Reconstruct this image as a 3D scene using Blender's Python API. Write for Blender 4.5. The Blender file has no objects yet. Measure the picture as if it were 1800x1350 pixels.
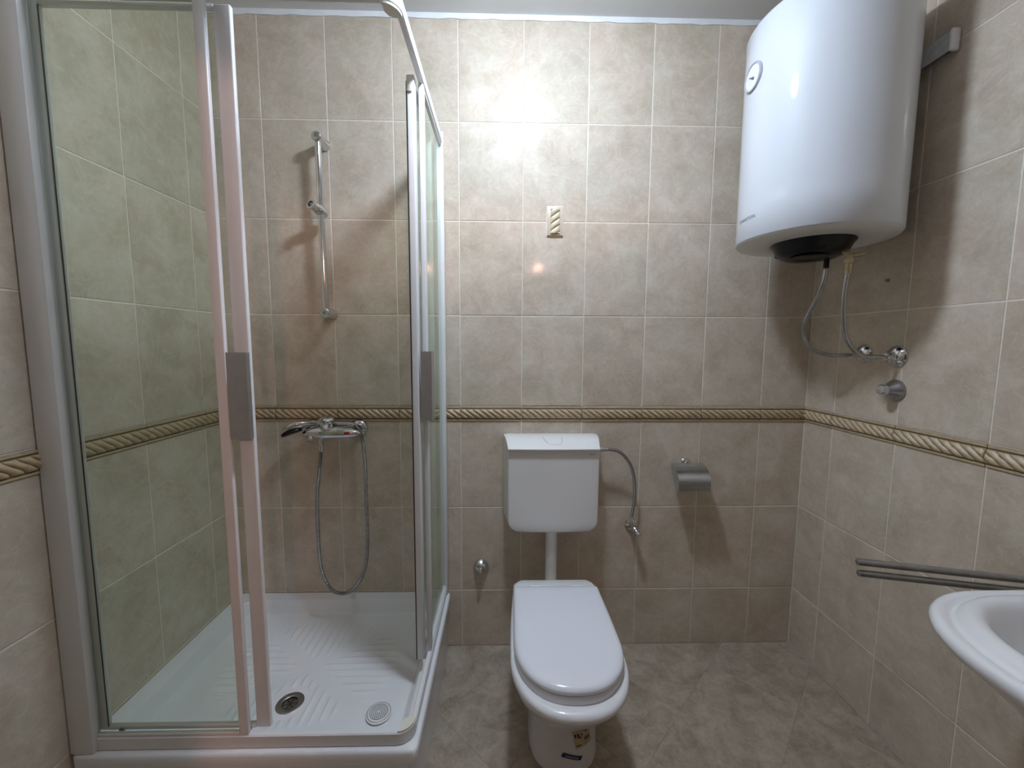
import bpy, bmesh, math, random
from mathutils import Vector, Matrix
PI = math.pi
S = bpy.context.scene
COL = S.collection
# ---------------------------------------------------------------- camera, light, exposure
XR, XL = 1.1924, -1.1875          # side walls
ZF, TH, ROPE = 0.2567, 0.36837, 0.0623
ZE, ZD = ZF + TH, ZF + 2 * TH
ZT = ZD + ROPE
ZC, ZB, ZA, ZR = ZT + TH, ZT + 2 * TH, ZT + 3 * TH, ZT + 4 * TH
CEIL = 2.546
YF = -1.78                         # front wall, behind the camera
cam = bpy.data.cameras.new('camera')
cam.sensor_width = 36; cam.lens = 712.286 / 1800 * 36
cam.clip_start = 0.01
co = bpy.data.objects.new('camera', cam); COL.objects.link(co)
right = Vector((0.99974, -0.02210, 0.00512)); fwd = Vector((0.02249, 0.99512, -0.09604))
up = right.cross(fwd)
co.matrix_world = Matrix(((right.x, up.x, -fwd.x, -0.0770), (right.y, up.y, -fwd.y, -1.6553), (right.z, up.z, -fwd.z, 1.30705), (0, 0, 0, 1)))
S.camera = co
S.view_settings.view_transform = 'Standard'; S.view_settings.look = 'None'
S.view_settings.exposure = 0.0; S.view_settings.gamma = 1.0
S.view_settings.use_curve_mapping = False
W = bpy.data.worlds.new('world'); S.world = W; W.use_nodes = True
W.node_tree.nodes['Background'].inputs[0].default_value = (0.9, 0.85, 0.8, 1)
W.node_tree.nodes['Background'].inputs[1].default_value = 0.02
BULB_POWER = 248.0                 # emission strength of the bulb glass
BULB_COL = (0.785, 0.91, 1.095, 1)
LAMP = Vector((0.0, -0.642, 2.440))
def lamp_light(name, loc, size, power, col, rot=(0, 0, 0)):
    l = bpy.data.lights.new(name, 'AREA'); l.shape = 'DISK'; l.size = size; l.energy = power; l.color = col
    o = bpy.data.objects.new(name, l); COL.objects.link(o); o.location = loc; o.rotation_euler = rot
    return o
# hallway ceiling lamp beyond the open door behind the camera (warm)
hl = lamp_light('hallway_lamp_and_fill', (0.336, -3.15, 2.17), 0.10, 12.5, (1.0, 0.50, 0.38), (math.radians(71), 0, math.radians(22)))
# added soft fill light in the unseen hallway, pointing down, no real fitting
hall_fill = lamp_light('hallway_lamp_and_fill', (-0.2, -3.3, 2.38), 0.6, 1.2, (1.0, 0.9, 0.8))

# ---------------------------------------------------------------- materials
def mat(name, base, rough=0.5, metal=0.0, spec=0.5, coat=0.0, coat_rough=0.05):
    m = bpy.data.materials.new(name); m.use_nodes = True
    b = m.node_tree.nodes['Principled BSDF']
    b.inputs['Base Color'].default_value = (*base, 1); b.inputs['Roughness'].default_value = rough
    b.inputs['Metallic'].default_value = metal; b.inputs['Specular IOR Level'].default_value = spec
    b.inputs['Coat Weight'].default_value = coat; b.inputs['Coat Roughness'].default_value = coat_rough
    return m
def nodes(m): return m.node_tree.nodes, m.node_tree.links, m.node_tree.nodes['Principled BSDF']
def noise_var(m, base, scale=30, amt=0.05, bump=0.0, rvar=0.0):
    n, l, b = nodes(m)
    tc = n.new('ShaderNodeTexCoord'); nz = n.new('ShaderNodeTexNoise'); nz.inputs['Scale'].default_value = scale; nz.inputs['Detail'].default_value = 5
    l.new(tc.outputs['Object'], nz.inputs['Vector'])
    r = n.new('ShaderNodeValToRGB')
    r.color_ramp.elements[0].position = .3; r.color_ramp.elements[1].position = .7
    r.color_ramp.elements[0].color = (*[c * (1 - amt) for c in base], 1); r.color_ramp.elements[1].color = (*[min(1, c * (1 + amt)) for c in base], 1)
    l.new(nz.outputs['Fac'], r.inputs['Fac']); l.new(r.outputs['Color'], b.inputs['Base Color'])
    if bump:
        bp = n.new('ShaderNodeBump'); bp.inputs['Strength'].default_value = bump; bp.inputs['Distance'].default_value = .001
        l.new(nz.outputs['Fac'], bp.inputs['Height']); l.new(bp.outputs['Normal'], b.inputs['Normal'])
    if rvar:
        mr = n.new('ShaderNodeMapRange'); r0 = b.inputs['Roughness'].default_value
        mr.inputs['To Min'].default_value = r0 - rvar; mr.inputs['To Max'].default_value = r0 + rvar
        l.new(nz.outputs['Fac'], mr.inputs['Value']); l.new(mr.outputs['Result'], b.inputs['Roughness'])
    return m
def tile_mat(name, dark, mid, light, green, rough, spec, scale=1.0, contrast=1.0, coat=0.0):
    m = mat(name, mid, rough, spec=spec, coat=coat, coat_rough=.09); n, l, b = nodes(m)
    tc = n.new('ShaderNodeTexCoord'); oi = n.new('ShaderNodeObjectInfo')
    mul = n.new('ShaderNodeVectorMath'); mul.operation = 'SCALE'; mul.inputs[0].default_value = (37, 91, 53)
    l.new(oi.outputs['Random'], mul.inputs['Scale'])
    add = n.new('ShaderNodeVectorMath'); l.new(tc.outputs['Object'], add.inputs[0]); l.new(mul.outputs[0], add.inputs[1])
    def noise(sc, det, dist=0, ro=.55):
        z = n.new('ShaderNodeTexNoise'); z.inputs['Scale'].default_value = sc * scale; z.inputs['Detail'].default_value = det
        z.inputs['Distortion'].default_value = dist; z.inputs['Roughness'].default_value = ro
        l.new(add.outputs[0], z.inputs['Vector']); return z
    big = noise(8, 9, .45, .68); col = noise(5, 4, .5); fine = noise(60, 5, 0, .7); wisps = noise(12, 8, 1.2, .65)
    r = n.new('ShaderNodeValToRGB'); e = r.color_ramp.elements
    e[0].position = .33; e[0].color = (*dark, 1); e[1].position = .70; e[1].color = (*light, 1)
    k = e.new(.5); k.color = (*mid, 1)
    l.new(big.outputs['Fac'], r.inputs['Fac'])
    # greenish / pinkish drifts
    r2 = n.new('ShaderNodeValToRGB'); e = r2.color_ramp.elements
    e[0].position = .38; e[0].color = (*green, 1); e[1].position = .62; e[1].color = (1.06, .97, .95, 1)
    l.new(col.outputs['Fac'], r2.inputs['Fac'])
    mx = n.new('ShaderNodeMix'); mx.data_type = 'RGBA'; mx.blend_type = 'MULTIPLY'; mx.inputs['Factor'].default_value = .38
    l.new(r.outputs['Color'], mx.inputs['A']); l.new(r2.outputs['Color'], mx.inputs['B'])
    # pale veins
    r3 = n.new('ShaderNodeValToRGB'); e = r3.color_ramp.elements
    e[0].position = .48; e[0].color = (0, 0, 0, 1); e[1].position = .505; e[1].color = (1, 1, 1, 1); k = e.new(.54); k.color = (0, 0, 0, 1)
    l.new(wisps.outputs['Fac'], r3.inputs['Fac'])
    mm = n.new('ShaderNodeMath'); mm.operation = 'MULTIPLY'; mm.inputs[1].default_value = .22 * contrast
    l.new(r3.outputs['Color'], mm.inputs[0])
    mx2 = n.new('ShaderNodeMix'); mx2.data_type = 'RGBA'; mx2.inputs['B'].default_value = (*[min(1, c * 1.25) for c in light], 1)
    l.new(mm.outputs[0], mx2.inputs['Factor']); l.new(mx.outputs['Result'], mx2.inputs['A'])
    # fine grain and per-tile shift
    mr = n.new('ShaderNodeMapRange'); mr.inputs['From Min'].default_value = .3; mr.inputs['From Max'].default_value = .7
    mr.inputs['To Min'].default_value = .95; mr.inputs['To Max'].default_value = 1.05; l.new(fine.outputs['Fac'], mr.inputs['Value'])
    mr2 = n.new('ShaderNodeMapRange'); mr2.inputs['To Min'].default_value = .965; mr2.inputs['To Max'].default_value = 1.035; l.new(oi.outputs['Random'], mr2.inputs['Value'])
    m3 = n.new('ShaderNodeMath'); m3.operation = 'MULTIPLY'; l.new(mr.outputs[0], m3.inputs[0]); l.new(mr2.outputs[0], m3.inputs[1])
    sc = n.new('ShaderNodeVectorMath'); sc.operation = 'SCALE'; l.new(mx2.outputs['Result'], sc.inputs[0]); l.new(m3.outputs[0], sc.inputs['Scale'])
    l.new(sc.outputs[0], b.inputs['Base Color'])
    bp = n.new('ShaderNodeBump'); bp.inputs['Strength'].default_value = .12; bp.inputs['Distance'].default_value = .0008
    l.new(big.outputs['Fac'], bp.inputs['Height']); l.new(bp.outputs['Normal'], b.inputs['Normal'])
    return m
M = {}
M['tile'] = tile_mat('wall_tile', (.475, .403, .310), (.565, .488, .388), (.655, .585, .490), (.95, 1.0, .95), .50, .35, coat=.2)
M['floor'] = tile_mat('floor_tile', (.255, .205, .155), (.355, .298, .232), (.46, .40, .322), (.95, 1.0, .93), .38, .4, 1.5, 1.2)
M['grout'] = noise_var(mat('grout', (.80, .74, .65), .7), (.80, .745, .65), 60, .08)
M['fgrout'] = noise_var(mat('floor_grout', (.30, .25, .20), .85), (.31, .26, .205), 25, .3)
M['ceiling'] = noise_var(mat('ceiling_paint', (.74, .74, .73), .9, spec=.2), (.74, .74, .73), 4, .03)
M['plaster'] = noise_var(mat('plaster', (.85, .86, .86), .85, spec=.2), (.82, .83, .84), 14, .06, .4)
M['ceramic'] = noise_var(mat('white_ceramic', (.80, .80, .80), .3, spec=.3, coat=.6, coat_rough=.03), (.80, .80, .80), 6, .015)
M['lid'] = noise_var(mat('white_seat_plastic', (.80, .81, .86), .16, spec=.5), (.80, .81, .86), 6, .01)
M['cistern'] = noise_var(mat('cistern_plastic', (.80, .79, .76), .2, spec=.5), (.80, .79, .765), 5, .012)
M['pipe'] = noise_var(mat('flush_pipe_plastic', (.80, .78, .73), .3), (.80, .78, .73), 9, .03)
M['acrylic'] = noise_var(mat('white_acrylic', (.82, .83, .84), .12, spec=.5), (.82, .83, .84), 7, .015)
M['alu'] = noise_var(mat('white_powder_coated_frame', (.78, .78, .78), .28, spec=.5), (.78, .78, .785), 12, .02)
M['cream'] = noise_var(mat('cream_plastic', (.74, .72, .60), .4), (.76, .74, .63), 20, .03)
M['enamel'] = noise_var(mat('heater_enamel', (.68, .71, .75), .4, spec=.1, coat=.9, coat_rough=.012), (.68, .71, .75), 3, .01)
M['heater_base'] = noise_var(mat('heater_base_plastic', (.74, .72, .68), .4), (.74, .72, .68), 8, .02)
M['black'] = noise_var(mat('black_plastic', (.006, .006, .007), .3, spec=.25), (.006, .006, .007), 20, .2)
M['chrome'] = noise_var(mat('chrome', (.72, .72, .73), .09, 1.0), (.70, .70, .71), 15, .04, 0, .03)
M['steel'] = noise_var(mat('brushed_steel', (.42, .42, .43), .32, 1.0), (.40, .40, .41), 40, .12, 0, .06)
M['darksteel'] = noise_var(mat('dark_steel', (.16, .16, .165), .35, 1.0), (.16, .16, .165), 40, .12)
M['handle'] = noise_var(mat('grey_metal_handle', (.45, .44, .44), .38, .85), (.46, .45, .45), 50, .05)
M['brass'] = noise_var(mat('dull_brass', (.52, .42, .26), .38, .9), (.52, .43, .28), 60, .15)
M['braid'] = mat('braided_steel', (.4, .4, .4), .24, 1.0)
n, l, b = nodes(M['braid'])
tc = n.new('ShaderNodeTexCoord'); wv = n.new('ShaderNodeTexWave'); wv.inputs['Scale'].default_value = 420; wv.bands_direction = 'DIAGONAL'; wv.inputs['Distortion'].default_value = 1
l.new(tc.outputs['Object'], wv.inputs['Vector']); r = n.new('ShaderNodeValToRGB'); r.color_ramp.elements[0].color = (.30, .31, .32, 1); r.color_ramp.elements[1].color = (.55, .56, .58, 1)
l.new(wv.outputs['Fac'], r.inputs['Fac']); l.new(r.outputs['Color'], b.inputs['Base Color'])
M['bracket'] = noise_var(mat('galvanised_bracket', (.62, .63, .64), .5, .15), (.62, .63, .64), 70, .12)
M['rust'] = noise_var(mat('rusty_screw', (.32, .23, .16), .7, .2), (.32, .23, .16), 200, .4)
M['rope'] = noise_var(mat('rope_border_glaze', (.52, .40, .24), .38, spec=.5), (.53, .405, .25), 55, .12, .1)
M['deco_rope'] = noise_var(mat('deco_rope_glaze', (.66, .57, .40), .35), (.66, .575, .41), 40, .08)
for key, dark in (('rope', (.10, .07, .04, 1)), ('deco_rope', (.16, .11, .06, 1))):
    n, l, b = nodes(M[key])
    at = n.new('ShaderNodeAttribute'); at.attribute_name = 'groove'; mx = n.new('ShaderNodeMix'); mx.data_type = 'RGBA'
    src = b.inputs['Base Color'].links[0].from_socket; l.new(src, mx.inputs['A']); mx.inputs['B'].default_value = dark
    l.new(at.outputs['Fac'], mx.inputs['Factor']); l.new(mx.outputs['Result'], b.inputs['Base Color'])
M['ledge'] = noise_var(mat('border_ledge_glaze', (.50, .42, .28), .35, spec=.5), (.50, .425, .30), 25, .08)
M['deco'] = noise_var(mat('deco_frame_glaze', (.60, .52, .40), .35), (.60, .53, .41), 25, .06)
M['red'] = noise_var(mat('red_mark', (.45, .02, .02), .4), (.45, .02, .02), 9, .05)
M['print'] = noise_var(mat('grey_print', (.12, .13, .17), .5), (.12, .13, .17), 9, .05)
M['ring'] = noise_var(mat('grey_ring', (.45, .45, .52), .35), (.45, .45, .52), 9, .05)
M['dial'] = noise_var(mat('dial_face', (.80, .80, .84), .3), (.80, .80, .84), 9, .02)
M['label'] = noise_var(mat('cream_paper', (.52, .42, .27), .7), (.56, .45, .29), 30, .1)
M['blue'] = noise_var(mat('navy_paper', (.012, .03, .11), .5), (.012, .03, .11), 30, .1)
M['ink'] = noise_var(mat('dark_ink', (.05, .03, .015), .6), (.05, .03, .015), 30, .1)
M['palewrite'] = noise_var(mat('pale_ink', (.35, .40, .5), .6), (.35, .40, .5), 30, .1)
M['rubber'] = noise_var(mat('black_seal', (.01, .01, .012), .5), (.01, .01, .012), 30, .1)
M['door'] = noise_var(mat('door_paint', (.55, .42, .34), .5), (.55, .42, .34), 8, .05)
M['hall'] = noise_var(mat('hall_paint', (.45, .37, .31), .8), (.45, .37, .31), 5, .04)
M['plate'] = noise_var(mat('chrome_plate', (.64, .67, .72), .25, 1.0), (.64, .67, .72), 30, .05, 0, .03)
# thin tinted safety glass: straight-through tint plus a mirror-like share that grows at grazing angles
g = bpy.data.materials.new('shower_glass'); g.use_nodes = True; n, l = g.node_tree.nodes, g.node_tree.links
for x in list(n): n.remove(x)
out = n.new('ShaderNodeOutputMaterial'); tr = n.new('ShaderNodeBsdfTransparent'); tr.inputs[0].default_value = (.940, .957, .932, 1)
gl = n.new('ShaderNodeBsdfGlossy'); gl.inputs['Roughness'].default_value = .01; gl.inputs['Color'].default_value = (.9, 1, .95, 1)
lw = n.new('ShaderNodeLayerWeight'); lw.inputs['Blend'].default_value = .5
pw = n.new('ShaderNodeMath'); pw.operation = 'POWER'; pw.inputs[1].default_value = 4.5; l.new(lw.outputs['Facing'], pw.inputs[0])
ma = n.new('ShaderNodeMath'); ma.operation = 'MULTIPLY_ADD'; ma.inputs[1].default_value = .8; ma.inputs[2].default_value = .03; l.new(pw.outputs[0], ma.inputs[0])
ms = n.new('ShaderNodeMixShader'); l.new(ma.outputs[0], ms.inputs[0]); l.new(tr.outputs[0], ms.inputs[1]); l.new(gl.outputs[0], ms.inputs[2]); l.new(ms.outputs[0], out.inputs[0])
M['glass'] = g
em = bpy.data.materials.new('bulb_glow'); em.use_nodes = True; n, l = em.node_tree.nodes, em.node_tree.links
for x in list(n): n.remove(x)
out = n.new('ShaderNodeOutputMaterial'); e = n.new('ShaderNodeEmission'); e.inputs[0].default_value = BULB_COL; e.inputs[1].default_value = BULB_POWER
l.new(e.outputs[0], out.inputs[0]); M['glow'] = em

# ---------------------------------------------------------------- helpers
def link(name, me): o = bpy.data.objects.new(name, me); COL.objects.link(o); return o
ORG = {}
def obj(name, bm, m, parent=None, smooth=True, label=None, angle=40, recalc=True):
    if parent is not None: bmesh.ops.translate(bm, verts=bm.verts, vec=-ORG[parent])
    if recalc: bmesh.ops.recalc_face_normals(bm, faces=bm.faces)
    me = bpy.data.meshes.new(name); bm.to_mesh(me); bm.free()
    me.materials.append(M[m])
    if smooth:
        me.shade_smooth(); me.set_sharp_from_angle(angle=math.radians(angle))
    o = link(name, me); ORG[o] = ORG[parent] if parent is not None else Vector((0, 0, 0))
    if parent is not None: o.parent = parent
    if label: o['label'] = label
    return o
def thing(name, loc, label, cat, group=None):
    o = link(name, None); o.location = loc; o.empty_display_size = .05; ORG[o] = Vector(loc)
    o['label'] = label; o['category'] = cat
    if group: o['group'] = group
    return o
def structure(o): o['kind'] = 'structure'; return o
def box(bm, x0, x1, y0, y1, z0, z1, bev=0.0, seg=2):
    r = bmesh.ops.create_cube(bm, size=1)
    for v in r['verts']:
        v.co = Vector((x0 + (v.co.x + .5) * (x1 - x0), y0 + (v.co.y + .5) * (y1 - y0), z0 + (v.co.z + .5) * (z1 - z0)))
    if bev:
        es = list({e for v in r['verts'] for e in v.link_edges})
        bmesh.ops.bevel(bm, geom=es, offset=bev, segments=seg, profile=.5, affect='EDGES')
    return bm
def loft(bm, rings, cap0=True, cap1=True, closed=True):
    vs = [[bm.verts.new(p) for p in r] for r in rings]
    k = len(rings[0])
    for a, b2 in zip(vs, vs[1:]):
        for i in range(k if closed else k - 1):
            bm.faces.new((a[i], a[(i + 1) % k], b2[(i + 1) % k], b2[i]))
    if cap0: bm.faces.new(vs[0])
    if cap1: bm.faces.new(list(reversed(vs[-1])))
    return bm
def catmull(P, n=8):
    P = [Vector(p) for p in P]; Q = [P[0] * 2 - P[1]] + P + [P[-1] * 2 - P[-2]]; out = []
    for i in range(1, len(Q) - 2):
        a, b2, c, d = Q[i - 1:i + 3]
        for j in range(n):
            t = j / n
            out.append(.5 * ((2 * b2) + (c - a) * t + (2 * a - 5 * b2 + 4 * c - d) * t * t + (3 * b2 - a - 3 * c + d) * t ** 3))
    out.append(P[-1]); return out
def frames(P):
    T = [(P[min(i + 1, len(P) - 1)] - P[max(i - 1, 0)]).normalized() for i in range(len(P))]
    N = T[0].orthogonal().normalized(); F = []
    for t in T:
        N = (N - t * N.dot(t)).normalized(); F.append((t, N, t.cross(N)))
    return F
def tube(bm, P, r, seg=12, sx=1.0, sy=1.0):
    P = [Vector(p) for p in P]; F = frames(P); R = []
    for i, (p, (t, a, b2)) in enumerate(zip(P, F)):
        rr = r[i] if isinstance(r, (list, tuple)) else r
        R.append([p + a * (rr * sx * math.cos(2 * PI * k / seg)) + b2 * (rr * sy * math.sin(2 * PI * k / seg)) for k in range(seg)])
    return loft(bm, R)
def lathe(bm, c, axis, prof, seg=32):
    """prof: list of (radius, distance along the axis)"""
    c = Vector(c); ax = Vector(axis).normalized(); a = ax.orthogonal().normalized(); b2 = ax.cross(a)
    R = [[c + ax * h + (a * math.cos(2 * PI * k / seg) + b2 * math.sin(2 * PI * k / seg)) * max(r, 1e-4) for k in range(seg)] for r, h in prof]
    return loft(bm, R)
def text_mesh(body, size):
    cu = bpy.data.curves.new('t', 'FONT'); cu.body = body; cu.size = size; cu.align_x = 'CENTER'; cu.align_y = 'CENTER'; cu.extrude = .0002
    o = bpy.data.objects.new('t', cu); COL.objects.link(o)
    dg = bpy.context.evaluated_depsgraph_get(); me = bpy.data.meshes.new_from_object(o.evaluated_get(dg))
    bpy.data.objects.remove(o); bm = bmesh.new(); bm.from_mesh(me); bpy.data.meshes.remove(me); return bm

# ---------------------------------------------------------------- room shell
def slab(name, x0, x1, y0, y1, z0, z1, m):
    return structure(obj(name, box(bmesh.new(), x0, x1, y0, y1, z0, z1), m, smooth=False))
TT = .008      # tile thickness
G = .0014      # joint depth
wall_back = slab('wall_back', XL - .12, XR + .12, G, .12, -.05, CEIL + .05, 'grout')
wall_right = slab('wall_right', XR + G, XR + .12, YF - .1, G, -.05, CEIL + .05, 'grout')
wall_left = slab('wall_left', XL - .12, XL - G, YF - .1, G, -.05, CEIL + .05, 'grout')
floor = slab('floor', XL - .0012, XR + .0012, YF - .1, .0012, -.1, -.001, 'fgrout')
ceiling = slab('ceiling', XL - .1, XR + .1, YF - .1, .1, CEIL, CEIL + .1, 'ceiling')
# front wall behind the camera, with the doorway the photograph is taken from
DX0, DX1, DH = -.33, .50, 2.05
bm = bmesh.new()
box(bm, XL - .1, DX0, YF - .1, YF, -.05, CEIL + .05); box(bm, DX1, XR + .1, YF - .1, YF, -.05, CEIL + .05); box(bm, DX0, DX1, YF - .1, YF, DH, CEIL + .05)
wall_front = structure(obj('wall_front', bm, 'hall', smooth=False))
# hallway shell
bm = bmesh.new()
box(bm, -1.6, 1.9, YF - 2.1, YF - .1, -.1, -.001)
structure(obj('floor', bm, 'floor', smooth=False))
bm = bmesh.new()
box(bm, -1.7, -1.6, YF - 2.2, YF - .1, -.05, 2.6); box(bm, 1.9, 2.0, YF - 2.2, YF - .1, -.05, 2.6); box(bm, -1.7, 2.0, YF - 2.2, YF - 2.1, -.05, 2.6)
box(bm, XR + .1, 1.9, YF - .12, YF - .1, -.05, 2.6); box(bm, -1.7, XL - .1, YF - .12, YF - .1, -.05, 2.6)
structure(obj('wall_hallway', bm, 'hall', smooth=False))
bm = bmesh.new(); box(bm, -1.7, 2.0, YF - 2.2, YF - .1, 2.5, 2.6); structure(obj('ceiling', bm, 'hall', smooth=False))
# added unseen door leaf, angled to trim the warm hallway light to a patch
bm = bmesh.new(); box(bm, 0, .82, -.02, .02, .01, 2.04, .002)
dl = structure(obj('light_blocking_door', bm, 'door', smooth=False)); dl.location = (DX1 - .01, YF - .13, 0); dl.rotation_euler = (0, 0, math.radians(-114))
ORG[dl] = Vector((0, 0, 0))
bm = bmesh.new(); tube(bm, [(.76, -.02, 1.05), (.76, -.06, 1.05)], .01, 10); tube(bm, catmull([(.765, -.06, 1.05), (.70, -.065, 1.05), (.64, -.06, 1.048)], 4), .009, 10)
obj('door_handle', bm, 'chrome', dl)

# tiles ------------------------------------------------------------
random.seed(4)
cache = {}
def tile_mesh(w, h, m, t=TT):
    k = (round(w, 4), round(h, 4), m)
    if k not in cache:
        bm = bmesh.new(); g2 = .0015; b2 = .0019
        w2, h2 = w / 2 - g2, h / 2 - g2
        R = []
        for ins, z in ((0, -t), (0, -b2 * .7), (b2 * .4, -b2 * .25), (b2 * 1.2, 0)):
            R.append([Vector((s * (w2 - ins), q * (h2 - ins), z)) for s, q in ((-1, -1), (1, -1), (1, 1), (-1, 1))])
        loft(bm, R)
        bmesh.ops.recalc_face_normals(bm, faces=bm.faces)
        me = bpy.data.meshes.new('tile'); bm.to_mesh(me); bm.free(); me.materials.append(M[m]); cache[k] = me
    return cache[k]
ROT = {'b': (PI / 2, 0, 0), 'r': (PI / 2, 0, -PI / 2), 'l': (PI / 2, 0, PI / 2)}
def on_wall(w, a, z, off=0.0):
    j = off
    return {'b': (a, -j, z), 'r': (XR - j, a, z), 'l': (XL + j, a, z)}[w]
def put(me, name, w, a, z, parent, off=0.0):
    o = link(name, me); o.location = on_wall(w, a, z, off); o.rotation_euler = ROT[w]; o.parent = parent; return o
ROWS = [(0, ZF), (ZF, ZE), (ZE, ZD), (ZT, ZC), (ZC, ZB), (ZB, ZA), (ZA, ZR)]
colsB = [XL] + [i * .25 for i in range(-4, 5)] + [XR]
def ycols(y1): return [0.0, y1] + [y1 - .25 * i for i in range(1, 7)] + [YF]
walls = {'b': (wall_back, colsB), 'r': (wall_right, ycols(-.1446)), 'l': (wall_left, ycols(-.1395))}
for w, (par, cs) in walls.items():
    for a, b2 in zip(cs, cs[1:]):
        lo, hi = min(a, b2), max(a, b2)
        if hi - lo < .02: continue
        for z0, z1 in ROWS:
            o = put(tile_mesh(hi - lo, z1 - z0, 'tile'), 'tile', w, (lo + hi) / 2, (z0 + z1) / 2, par, random.uniform(-.0004, .0004))
# rope border tiles: a moulded piece per tile width
def border_mesh(w, h):
    k = ('b', round(w, 4))
    if k in cache: return cache[k]
    nx = max(6, int(w / .0025)); ny = 30; bm = bmesh.new(); ga_ = bm.verts.layers.float.new('groove'); g2 = .0010
    pitch = .0275
    vs = []
    for j in range(ny + 1):
        row = []
        v = j / ny
        for i in range(nx + 1):
            x = -w / 2 + g2 + (w - 2 * g2) * i / nx; y = -h / 2 + .0006 + (h - .0012) * v
            yr = (v - .49) / .33; gv = 0
            if abs(yr) < 1:
                s = math.sqrt(1 - yr * yr)
                ph = (x / .25 * 9.0) + (v - .5) * 2.35 + .10 * math.sin(yr * 2.6)
                fr = ph - math.floor(ph)
                strand = abs(math.sin(PI * fr)) ** .55
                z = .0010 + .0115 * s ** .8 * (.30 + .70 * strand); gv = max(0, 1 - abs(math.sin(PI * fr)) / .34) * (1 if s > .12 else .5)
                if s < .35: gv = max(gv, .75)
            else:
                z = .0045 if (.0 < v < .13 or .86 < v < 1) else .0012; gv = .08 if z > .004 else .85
                if v <= 0 or v >= 1: z = 0
            if i in (0, nx): z *= .75
            vv = bm.verts.new((x, y, z)); vv[ga_] = gv; row.append(vv)
        vs.append(row)
    for j in range(ny):
        for i in range(nx):
            bm.faces.new((vs[j][i], vs[j][i + 1], vs[j + 1][i + 1], vs[j + 1][i]))
    # skirt
    per = vs[0] + [r[-1] for r in vs[1:]] + list(reversed(vs[-1][:-1])) + [r[0] for r in reversed(vs[1:-1])]
    low = [bm.verts.new((v.co.x, v.co.y, -TT)) for v in per]
    for i in range(len(per)):
        j = (i + 1) % len(per); bm.faces.new((per[j], per[i], low[i], low[j]))
    me = bpy.data.meshes.new('border_tile'); bm.to_mesh(me); bm.free(); me.materials.append(M['rope'])
    me.shade_smooth(); me.set_sharp_from_angle(angle=math.radians(50)); cache[k] = me; return me
for w, (par, cs) in walls.items():
    for a, b2 in zip(cs, cs[1:]):
        lo, hi = min(a, b2), max(a, b2)
        if hi - lo < .02: continue
        put(border_mesh(hi - lo, ROPE), 'border_tile', w, (lo + hi) / 2, (ZD + ZT) / 2, par)
# floor tiles laid diagonally, clipped to the room
def clip(poly, f):
    out = []
    for i in range(len(poly)):
        a, b2 = poly[i], poly[(i + 1) % len(poly)]; fa, fb = f(a), f(b2)
        if fa >= 0: out.append(a)
        if (fa >= 0) != (fb >= 0):
            t = fa / (fa - fb); out.append((a[0] + (b2[0] - a[0]) * t, a[1] + (b2[1] - a[1]) * t))
    return out
q = math.sqrt(.5); FP = .304
for i in range(-9, 10):
    for j in range(-9, 12):
        a0 = .163 + i * FP; b0 = .634 + j * FP; g2 = .0006
        sq = [(a0 + g2, b0 + g2), (a0 + FP - g2, b0 + g2), (a0 + FP - g2, b0 + FP - g2), (a0 + g2, b0 + FP - g2)]
        sq = [((a + b2) * q, (a - b2) * q) for a, b2 in sq]
        for f in (lambda p: p[0] - XL - .001, lambda p: XR - .001 - p[0], lambda p: -.001 - p[1], lambda p: p[1] - YF):
            if sq: sq = clip(sq, f)
        if len(sq) < 3: continue
        cx = sum(p[0] for p in sq) / len(sq); cy = sum(p[1] for p in sq) / len(sq)
        ar = abs(sum(sq[k][0] * sq[(k + 1) % len(sq)][1] - sq[(k + 1) % len(sq)][0] * sq[k][1] for k in range(len(sq)))) / 2
        if ar < 2e-4: continue
        bm = bmesh.new(); R = []
        for ins, z in ((0, -.008), (0, -.0006), (.0012, 0)):
            ring = []
            for p in sq:
                d = Vector((p[0] - cx, p[1] - cy)); L = d.length
                d = d * ((L - ins) / L); ring.append(Vector((d.x, d.y, z)))
            R.append(ring)
        loft(bm, R); bmesh.ops.recalc_face_normals(bm, faces=bm.faces)
        me = bpy.data.meshes.new('floor_tile'); bm.to_mesh(me); bm.free(); me.materials.append(M['floor'])
        o = link('floor_tile', me); o.location = (cx, cy, 0); o.parent = floor
# white plaster strip along the back wall under the ceiling, uneven
bm = bmesh.new(); R = []
N = 60
for i in range(N + 1):
    x = XL + (XR - XL) * i / N
    zb = 2.527 + .0016 * math.sin(i * 1.7) + .0012 * math.sin(i * 3.3 + 1)
    R.append([Vector((x, .001, zb)), Vector((x, -.003, zb)), Vector((x, -.0035, 2.538)), Vector((x, -.004, CEIL)), Vector((x, .001, CEIL))])
loft(bm, R); structure(obj('trim_1', bm, 'plaster'))
bm = bmesh.new(); R = []
for i in range(N + 1):
    y = YF - YF * i / N
    R.append([Vector((XR + .001, y, ZR)), Vector((XR - .003, y, ZR)), Vector((XR - .005, y, CEIL)), Vector((XR + .001, y, CEIL))])
loft(bm, R); structure(obj('trim_2', bm, 'plaster'))
bm = bmesh.new(); R = []
for i in range(N + 1):
    y = YF - YF * i / N
    R.append([Vector((XL - .001, y, ZR)), Vector((XL + .003, y, ZR)), Vector((XL + .005, y, CEIL)), Vector((XL - .001, y, CEIL))])
loft(bm, R); structure(obj('trim_3', bm, 'plaster'))

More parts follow.
